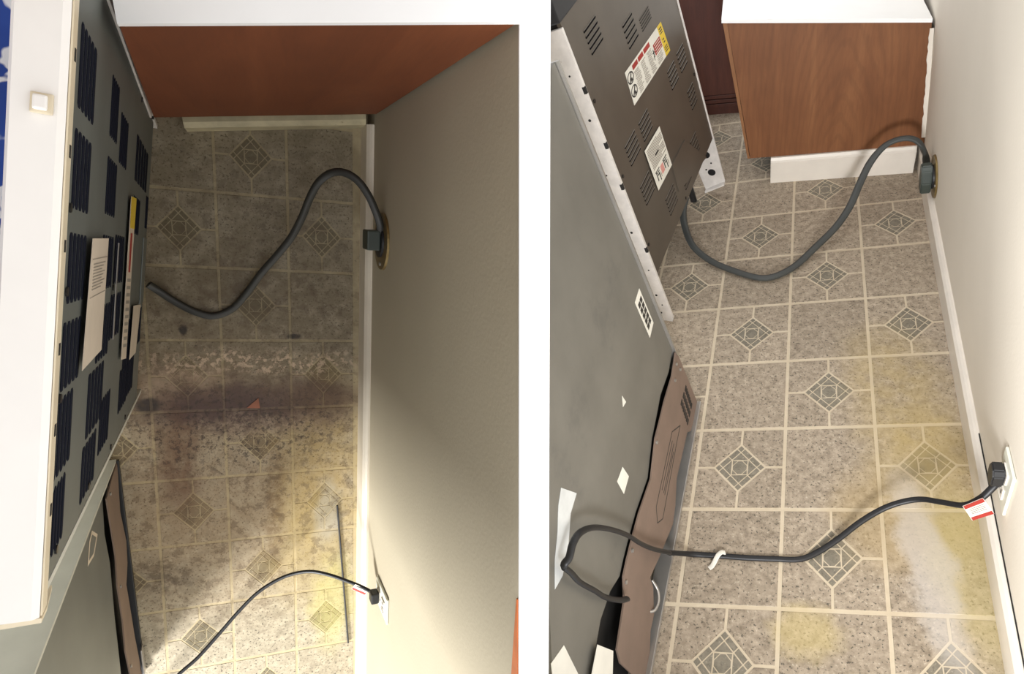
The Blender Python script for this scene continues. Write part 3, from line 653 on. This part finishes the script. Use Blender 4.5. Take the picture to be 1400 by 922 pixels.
for s0 in (.12, .62):
    patch(bm, q, s0, s0+.26, .63, .655, -.0052, 1); patch(bm, q, s0+.02, s0+.22, .68, .705, -.0052, 1); patch(bm, q, s0+.08, s0+.2, .73, .76, -.0052, 1)
    patch(bm, q, s0+.02, s0+.06, .66, .86, -.0052, 1); patch(bm, q, s0+.16, s0+.2, .72, .92, -.0052, 1); patch(bm, q, s0+.24, s0+.27, .76, .88, -.0052, 0)
mesh('print', bm, [M['inkg'], M['ink']], lab)
bm = bmesh.new(); patch(bm, q, .42, .6, .66, .86, -.0052, 0); mesh('pink_patch', bm, M['pink'], lab)

# left range, seen from above: grey vented back, white top
rg = G['rangeL']; TL = pf('rangeL', ROOM_L); W, H = rg['w']-.002, rg['h']
zf = -.13
t = thing('kitchen_range.001', TL, 'white topped kitchen range with grey vented back beside dirty floor', 'range')
mesh('back_panel', box((0, 0, 0), (W, .010, H-.001), .001), M['steelL'], t)
mesh('body', box((.004, .0105, -.02), (W-.004, .48, .80)), M['offw'], t)
bm = prism([(-.0008, zf), (-.0008, H-.03), (.048, H-.03), (.052, .82), (.48, .82), (.48, zf)], -.009, -.0005, 0)
mesh('side_panel', bm, M['offw'], t)['label'] = 'pale painted near side panel'
bm = prism([(-.004, zf+.03), (-.004, H-.02), (.048, H-.02), (.052, .82), (.48, .82), (.48, zf+.03)], W+.0005, W+.008, 0)
fs = mesh('side_panel', bm, M['flange'], t)
for z in (.66, .62, .50, .47, .06):
    mesh('edge_notch', box((W-.004, -.005, z), (W+.0085, .003, z+.016), .001), M['dark'], fs)
mesh('side_flange', box((W-.012, -.0045, .12), (W+.0004, -.0005, H-.06), .001), M['flange'], t)
bg = mesh('backguard', prism([(-.002, H+.0005), (-.002, H+.012), (.004, H+.016), (.0385, H+.018), (.042, H+.012), (.042, H-.12), (.012, H-.12), (.012, H+.0005)], -.017, W, 0), M['white'], t)
bg['label'] = 'glossy white top of the backguard'
mesh('rear_face_tint', box((-.016, -.004, H-.012), (W, -.0022, H+.011), .001), M['cream'], bg)  # backguard's rear face; its different lighting is put into the cream colour
mesh('end_cap', prism([(-.004, H-.012), (-.004, H+.013), (.0385, H+.019), (.043, H+.012), (.043, H-.06), (.0, H-.06)], -.022, -.0172, 0), M['cream'], bg)
mesh('cooktop', box((-.009, .057, .803), (W, .48, .83), .004), M['white'], t)
sw = mesh('rocker_switch', box((.463, .0065, H+.0172), (.4815, .024, H+.0205), .0012), M['cream'], t); sw['label'] = 'small white rocker switch in cream surround'
mesh('rocker', box((.4655, .010, H+.0203), (.479, .0215, H+.026), .002), M['white'], sw)
for (u0, u1, v0, v1) in G['ventsL']:
    v0 = max(v0, .015); v1 = min(v1, H-.022)
    if v1-v0 > .03: vent(t, u0, u1, v0, v1, M['slotL'], M['slotL'], .76, .0004)
for u, v_ in ((.02, .97), (.01, .5), (.012, .27), (.19, .995), (.30, .99), (.385, .995), (.60, .99), (.02, .75), (.64, .32), (.29, .60)):
    mesh('screw', add_cyl(bmesh.new(), (u, -.0022, v_), (u, -.0003, v_), .005, 12), M['screw'], t)
for u in (.08, .16, .24, .34, .43, .52): mesh('punched_hole', box((u, -.0046, H-.006), (u+.012, -.0041, H+.0)), M['dark'], t)
q = G['labL1']; q = [q[0], q[3], q[2], q[1]]
lab = sheet('paper_sheet', G['labL1'], -.0062, .0005, M['paperL'], t, 'white printed paper sheet stuck across vents')
bm = bmesh.new(); Q = [G['labL1'][0], G['labL1'][3], G['labL1'][2], G['labL1'][1]]
for k in range(9): patch(bm, Q, .2+.025*k, .208+.025*k, .15, .85-.1*(k % 3), -.0069, 0)
patch(bm, Q, .16, .166, .08, .95, -.0069, 0); patch(bm, Q, .46, .466, .08, .95, -.0069, 0)
mesh('print', bm, M['inkg'], lab)
lab = sheet('warning_label', G['labL2'], -.0048, .0005, M['paperL'], t, 'narrow label with yellow end and red print')
sheet('yellow_end', G['labL2y'], -.0055, .0003, M['yellow'], lab)
Q = [G['labL2'][0], G['labL2'][3], G['labL2'][2], G['labL2'][1]]
bm = bmesh.new(); patch(bm, Q, .22, .46, .3, .62, -.0055, 0); mesh('red_box', bm, M['red'], lab)
bm = bmesh.new()
for k in range(10): patch(bm, Q, .5+.045*k, .52+.045*k, .2, .85, -.0055, 0)
mesh('print', bm, M['inkg'], lab)
sheet('wiring_label', G['labL3'], -.0045, .0005, M['paperL'], t, 'short pale label near the bottom edge')
mesh('cord_cover', box((.235, -.003, .02), (.385, -.0003, .10), .001), M['steelL'], t)
mesh('strap', box((.21, -.0064, .606), (.36, -.0055, .616)), M['rail'], t)
for u in (.05, W-.06): mesh('leveling_foot', add_cyl(bmesh.new(), (u, .06, zf-.0), (u, .06, -.0205), .012, 14), M['black'], t)

o = thing('printed_cloth', TL, 'blue and white printed cloth lying behind the white range top', 'cloth')
bm = bmesh.new(); nx, ny = 26, 14; vs = []
for i in range(nx+1):
    for j in range(ny+1):
        u = .2+.46*i/nx; d = .062+.36*j/ny
        vs.append(bm.verts.new((u, d, .8345+.004+.0035*math.sin(u*40+d*17)+.003*math.sin(d*60))))
for i in range(nx):
    for j in range(ny): k = i*(ny+1)+j; bm.faces.new((vs[k], vs[k+1], vs[k+ny+2], vs[k+ny+1]))
cl_ = mesh('cloth_sheet', bm, M['cloth'], o, smooth=True); md = cl_.modifiers.new('solid', 'SOLIDIFY'); md.thickness = .002; md.offset = 1

# ---------------------------------------------------------------- refrigerators
TF = pf('fridgeR', ROOM_R)
t = thing('refrigerator', TF, 'grey backed refrigerator with stickers at the lower left of the clean floor', 'refrigerator')
gp = G['fr_gray']
gray = [gp[0], (.8225, .262)] + gp[2:10] + [(.12, .262), (.07, .292), (.0, .306), (-.05, .298), (-.08, .262), (-.1, .22), (-.22, .2), (-.22, .40), (-.02, .58), (.795, 1.168)]
mesh('back_panel', prism(gray, 0, .012, 1), M['fridgeR'], t)
mesh('body', prism([(-.22, .02), (.822, .02), (.822, 1.168), (.795, 1.168), (-.02, .58), (-.22, .40)], .03, .075, 1), M['dark'], t)
mesh('side_edge', prism([(.8226, .012), (.829, .012), (.829, 1.168), (.8226, 1.168)], -.008, .07, 1), M['rail'], t)
cp = G['fr_card']; bm = bmesh.new()
def bulge(p): return V((p.x, p.y-.006-.012*math.sin(max(0, min(1, p.z/.25))*math.pi)*(.6+.4*math.sin(p.x*17)), p.z))
mesh('cardboard_cover', prism(cp, -.010, -.006, 1), M['board'], t)['label'] = 'brown cardboard rear cover with wavy edge'
cov = t.children[-1] if False else [c for c in t.children if c.name.startswith('cardboard_cover')][0]
bm = bmesh.new(); hq = [G['fr_cardholes'][0], G['fr_cardholes'][2], (.745, .012), G['fr_cardholes'][1]]
for r in range(3):
    for k in range(7):
        s = .08+.84*k/6; p = lerp2([(.715, .145), (.81, .13), (.80, .045), (.70, .05)], .12+.32*r, s)
        add_prism(bm, [(p[0]-.011, p[1]-.0035), (p[0]-.008, p[1]-.005), (p[0]+.008, p[1]-.005), (p[0]+.011, p[1]-.0035), (p[0]+.011, p[1]+.0035), (p[0]+.008, p[1]+.005), (p[0]-.008, p[1]+.005), (p[0]-.011, p[1]+.0035)], -.0106, -.0099, 1)
mesh('air_hole', bm, M['dark'], cov)['label'] = 'rows of dark air holes'
bm = bmesh.new()
for (a, b) in (((.36, .16), (.60, .16)), ((.36, .10), (.60, .11)), ((.36, .16), (.33, .13)), ((.33, .13), (.36, .10)), ((.42, .145), (.58, .145)), ((.42, .13), (.58, .13)), ((.42, .12), (.56, .12)), ((.60, .16), (.66, .11)), ((.66, .11), (.60, .11))):
    a, b = V(a), V(b); n = (b-a).normalized(); n = V((-n.y, n.x))*.0014
    add_prism(bm, [a+n, b+n, b-n, a-n], -.0105, -.0099, 1)
mesh('print', bm, M['ink'], cov)
for u, v_ in ((.80, .20), (.79, .235), (.50, .25), (.19, .25), (.115, .245), (.74, .22)):
    mesh('screw', add_cyl(bmesh.new(), (u, -.0135, v_), (u, -.0102, v_), .005, 12), M['rail'], cov)
mesh('bottom_rail', box((-.22, -.022, .001), (.829, .02, .012), .0015), M['rail'], t)['label'] = 'thin bare steel bottom edge'
bm = bmesh.new(); lp = spline([(.20, -.004, .075), (.185, -.016, .055), (.16, -.02, .045), (.135, -.016, .05), (.125, -.004, .06)], 6)
mesh('cord_loop', tube(lp, .004, .004, 10), M['rail'], t, smooth=True)
q = G['fr_spec']; lab = sheet('data_label', q, -.0003, .0006, M['paper'], t, 'tall white data label with dark print blocks')
Q = [q[0], q[1], q[2], q[3]]; bm = bmesh.new()
for k in range(5):
    for m_ in range(2): patch(bm, Q, .14+.15*k, .26+.15*k, .16+.36*m_, .46+.36*m_, -.0011, 0)
mesh('print', bm, M['ink'], lab)
sheet('sticker', G['fr_stick'], -.0003, .0006, M['paper'], t, 'small blank white sticker')
sheet('tape_strip', G['fr_tape'], -.0003, .0008, M['tape'], t, 'crinkled silver white tape strip')
sheet('tape_strip', [(-.055, .32), (-.035, .235), (-.11, .19), (-.16, .26), (-.15, .31)], -.012, .001, M['paper'], t, 'white paper scrap by the bottom')
sheet('tape_strip', [(-.15, .47), (-.105, .44), (-.13, .33), (-.2, .34), (-.2, .41)], -.0003, .001, M['paper'], t, 'white tape scrap at the panel corner')
sheet('scratch', G['fr_dent'], -.0003, .0004, M['paper'], t)
mesh('fridge_foot', box((.70, .03, .0), (.76, .07, .0195), .002), M['black'], t)

fl = G['fridgeL']; TFL = pf('fridgeL', ROOM_L); W, H = fl['w'], 1.25
t = thing('refrigerator.001', TFL, 'grey backed refrigerator with narrow brown cover beside dirty floor', 'refrigerator')
gp = G['flL_gray']
gray = [(W-.001, .12), (.6312, .195)] + gp[2:6] + [(0, .22), (0, H), (W-.001, H)]
mesh('back_panel', prism(gray, 0, .012, 1), M['fridgeL'], t)
mesh('body', box((0, .02, .02), (W-.002, .35, H-.002)), M['dark'], t)
mesh('side_edge', box((W-.0005, -.006, .005), (W+.006, .35, H), .001), M['offw'], t)
mesh('cardboard_cover', prism([p for p in G['flL_card'][:9]] + [(.02, .18), (.02, .03)] + G['flL_card'][10:], -.008, -.005, 1), M['board'], t)['label'] = 'narrow brown cardboard rear cover'
mesh('bottom_rail', box((0, -.012, .001), (W+.004, .018, .014), .0015), M['black'], t)
q = G['flL_lab']; lab = sheet('data_label', q, -.0003, .0005, M['paperL'], t, 'small pale outlined label')
cx = sum(p[0] for p in q)/len(q); cy = sum(p[1] for p in q)/len(q)
sheet('print', [(cx+(p[0]-cx)*.72, cy+(p[1]-cy)*.72) for p in q], -.0009, .0003, M['fridgeL'], lab)
for u, v_ in ((.38, .17), (.62, .15), (.15, .17)): mesh('screw', add_cyl(bmesh.new(), (u, -.011, v_), (u, -.0082, v_), .004, 12), M['rail'], t)
mesh('hinge_strip', box((.02, -.016, .015), (.10, -.0125, .045), .001), M['rail'], t)

# ---------------------------------------------------------------- outlets
def round_outlet(name, fw, c, r, label):
    x, z = c; t = thing(name, fw @ Matrix.Translation((x, 0, z)), label, 'outlet')
    bm = add_cyl(bmesh.new(), (0, -.0005, 0), (0, -.006, 0), r, 40, r*.97); mesh('cover_plate', bm, M['brass'], t)
    mesh('socket', add_cyl(bmesh.new(), (0, -.0062, 0), (0, -.012, 0), r*.55, 32), M['black'], t)
    for s in (-1, 1): mesh('screw', add_cyl(bmesh.new(), (s*r*.78, -.0085, 0), (s*r*.78, -.0055, 0), .005, 12), M['rail'], t)
    return t
def tofw(p, F): return F.inverted() @ V(p)
c = sum((tofw(p, FW_L) for p in G['ovL']), V())/4
round_outlet('round_outlet', ROOM_L @ FW_L, (c.x, c.z), .074, 'round brass range outlet on the cream wall above dirty floor')
cR = sum((tofw(p, FW_R) for p in G['ovR']), V())/4
round_outlet('round_outlet.001', ROOM_R @ FW_R, (cR.x, cR.z), .078, 'round brass range outlet on the ivory wall beyond clean floor')
def wall_outlet(name, fw, c, w_, h_, label):
    t = thing(name, fw @ Matrix.Translation((c[0], 0, c[1])), label, 'outlet')
    mesh('cover_plate', box((-w_/2, -.007, -h_/2), (w_/2, -.0005, h_/2), .0025), M['plate'], t)
    for s in (-1, 1):
        rc = mesh('receptacle', box((-w_*.22, -.0095, s*h_*.2-h_*.13), (w_*.22, -.0072, s*h_*.2+h_*.13), .003), M['trimR'], t)
        for a in (-1, 1): mesh('slot', box((a*w_*.09-.0015, -.0102, s*h_*.2-.006), (a*w_*.09+.0015, -.0092, s*h_*.2+.008)), M['dark'], rc)
    mesh('screw', add_cyl(bmesh.new(), (0, -.0095, 0), (0, -.0072, 0), .003, 10), M['rail'], t)
    return t
oL = [tofw(p, FW_L) for p in G['outL']]
OL = ((oL[0].x+oL[2].x)/2, .285)
wall_outlet('wall_outlet', ROOM_L @ FW_L, OL, .072, .125, 'ivory wall outlet low on the cream wall above the dirty floor')
oR = [tofw(p, FW_R) for p in G['outR']]
OR = ((oR[0].x+oR[2].x)/2+.006, (oR[0].z+oR[2].z)/2)
wall_outlet('wall_outlet.001', ROOM_R @ FW_R, OR, .085, .145, 'white wall outlet on the ivory wall near the tagged black plug')

# ---------------------------------------------------------------- cords
def cord(name, room, pts, rw, rh, mat, label, ribs=0, group=None, k=6):
    t = thing(name, room @ Matrix.Translation(V(pts[len(pts)//2])), label, 'cord', group)
    off = V(pts[len(pts)//2]); P = [p-off for p in spline(pts, k)]
    mesh('cable', tube(P, rw, rh, 14, ribs), mat, t, smooth=True)
    return t, off
def child_mesh(name, bm, mat, t, off):
    for v in bm.verts: v.co -= off
    return mesh(name, bm, mat, t)
# thick range cords with box plugs
t, off = cord('range_cord', ROOM_R, G['cordR'], .0138, .010, M['cordG'], 'thick grey range cord arching to the outlet on the ivory wall', 1)
pw = FW_R.copy()
bm = bmesh.new(); zc = cR.z; xc_ = cR.x
add_prism(bm, [(xc_-.026, zc-.055), (xc_+.026, zc-.055), (xc_+.03, zc-.01), (xc_+.02, zc+.035), (xc_+.014, zc+.055), (xc_-.014, zc+.055), (xc_-.02, zc+.035), (xc_-.03, zc-.01)], -.046, -.0125, 1)
for v in bm.verts: v.co = pw @ v.co
bmesh.ops.bevel(bm, geom=bm.edges[:], offset=.004, segments=2, affect='EDGES')
child_mesh('plug', bm, M['plug'], t, off)
t, off = cord('range_cord.001', ROOM_L, G['cordL'], .0095, .0062, M['cordL'], 'thick dark grey range cord arching to the outlet on the cream wall', 1)
bm = bmesh.new(); add_box(bm, (c.x-.028, -.046, c.z-.03), (c.x+.022, -.0125, c.z+.03), .004)
for v in bm.verts: v.co = FW_L @ v.co
child_mesh('plug', bm, M['plug'], t, off)
# thin black cords
fr = G['fridgeR']; fo, fex, fn, fez = V(fr['o']), V(fr['ex']), V(fr['n']), V(fr['ez'])
fp = lambda uv, d: list(fo+fex*uv[0]+fez*uv[1]-fn*d)
pts = G['thinR'] + [fp(p, .03) for p in G['thinRf']] + [fp(p, .022) for p in G['thinRf2']]
t, off = cord('power_cord', ROOM_R, pts, .0078, .0055, M['black'], 'thin black power cord with white tag running from ivory wall to refrigerator')
bm = bmesh.new(); px_, pz_ = OR[0]-.004, OR[1]+.022
add_prism(bm, [(px_-.02, pz_+.012), (px_-.012, pz_+.028), (px_+.012, pz_+.028), (px_+.02, pz_+.012), (px_+.02, pz_-.02), (px_+.01, pz_-.034), (px_-.01, pz_-.034), (px_-.02, pz_-.02)], -.034, -.0105, 1)
for v in bm.verts: v.co = FW_R @ v.co
bmesh.ops.bevel(bm, geom=bm.edges[:], offset=.003, segments=2, affect='EDGES')
child_mesh('plug', bm, M['black'], t, off)
def tag_quad(room_pts, t, off, red, lines, th=.0008):
    a, b, c_, d = [V(p) for p in room_pts]; n = (b-a).cross(d-a).normalized()
    bm = bmesh.new()
    def quad(s0, s1, t0, t1, e0, e1, mi):
        P = lambda s, t_: a.lerp(b, s).lerp(d.lerp(c_, s), t_)
        A = [bm.verts.new(P(s, q_)+n*e0) for s, q_ in ((s0, t0), (s1, t0), (s1, t1), (s0, t1))]; B = [bm.verts.new(P(s, q_)+n*e1) for s, q_ in ((s0, t0), (s1, t0), (s1, t1), (s0, t1))]
        fs = [bm.faces.new(A[::-1]), bm.faces.new(B)]+[bm.faces.new((A[i], A[(i+1) % 4], B[(i+1) % 4], B[i])) for i in range(4)]
        for f in fs: f.material_index = mi
    quad(0, 1, 0, 1, -th, th, 0)
    for t0, t1 in red: quad(.02, .98, t0, t1, th, th*1.5, 1); quad(.02, .98, t0, t1, -th*1.5, -th, 1)
    for t0 in lines: quad(.15, .88, t0, t0+.035, th, th*1.5, 2); quad(.15, .88, t0, t0+.035, -th*1.5, -th, 2)
    for v in bm.verts: v.co -= off
    return mesh('tag', bm, [M['paper'], M['red'], M['inkg']], t)
tag_quad([(.3253, -.3724, .19), (.3662, -.3598, .205), (.3923, -.3757, .165), (.3487, -.3852, .15)], t, off, [(0, .22), (.8, 1.)], [.3, .4, .5, .6])

bm = bmesh.new(); i0 = G['thinR'][-3]
tp = spline([(i0[0]+.022, i0[1]+.006, .012), (i0[0]+.012, i0[1]+.004, .0165), (i0[0]+.002, i0[1]-.006, .0165), (i0[0]-.012, i0[1]-.028, .008), (i0[0]-.022, i0[1]-.036, .005)], 5)
tube(tp, .006, .0016, 8, bm=bm); child_mesh('twist_tie', bm, M['paper'], t, off)
t2, off2 = cord('power_cord.001', ROOM_L, G['thinL'], .0052, .0042, M['black'], 'thin black power cord curving from cream wall across dirty floor')
px_, pz_ = OL[0], OL[1]-.022
bm = bmesh.new(); add_box(bm, (px_-.015, -.032, pz_-.016), (px_+.015, -.0105, pz_+.016), .004)
for v in bm.verts: v.co = FW_L @ v.co
child_mesh('plug', bm, M['black'], t2, off2)
tag_quad([(.3323, -.2605, .21), (.3641, -.268, .235), (.3604, -.2958, .215), (.3255, -.2862, .19)], t2, off2, [(.6, .95)], [.15, .3])

# thin rod left on the dirty floor
a, b = [V(p) for p in G['rodL']]; mid = (a+b)/2
o = mesh('thin_rod', add_cyl(bmesh.new(), a-mid+V((0, 0, .0015)), b-mid+V((0, 0, .0015)), .0028, 10), M['black'], None, ROOM_L @ Matrix.Translation(mid))
tag(o, 'thin black rod lying on the dirty floor near the baseboard', 'rod')
o = mesh('scrap', prism([(-.018, -.012), (.012, .016), (.016, -.014)], 0, .0015, 2), M['rust'], None, ROOM_L @ Matrix.Translation((.068, .212, .0017)))
tag(o, 'small rust brown triangular scrap on the dark floor stain', 'scrap')
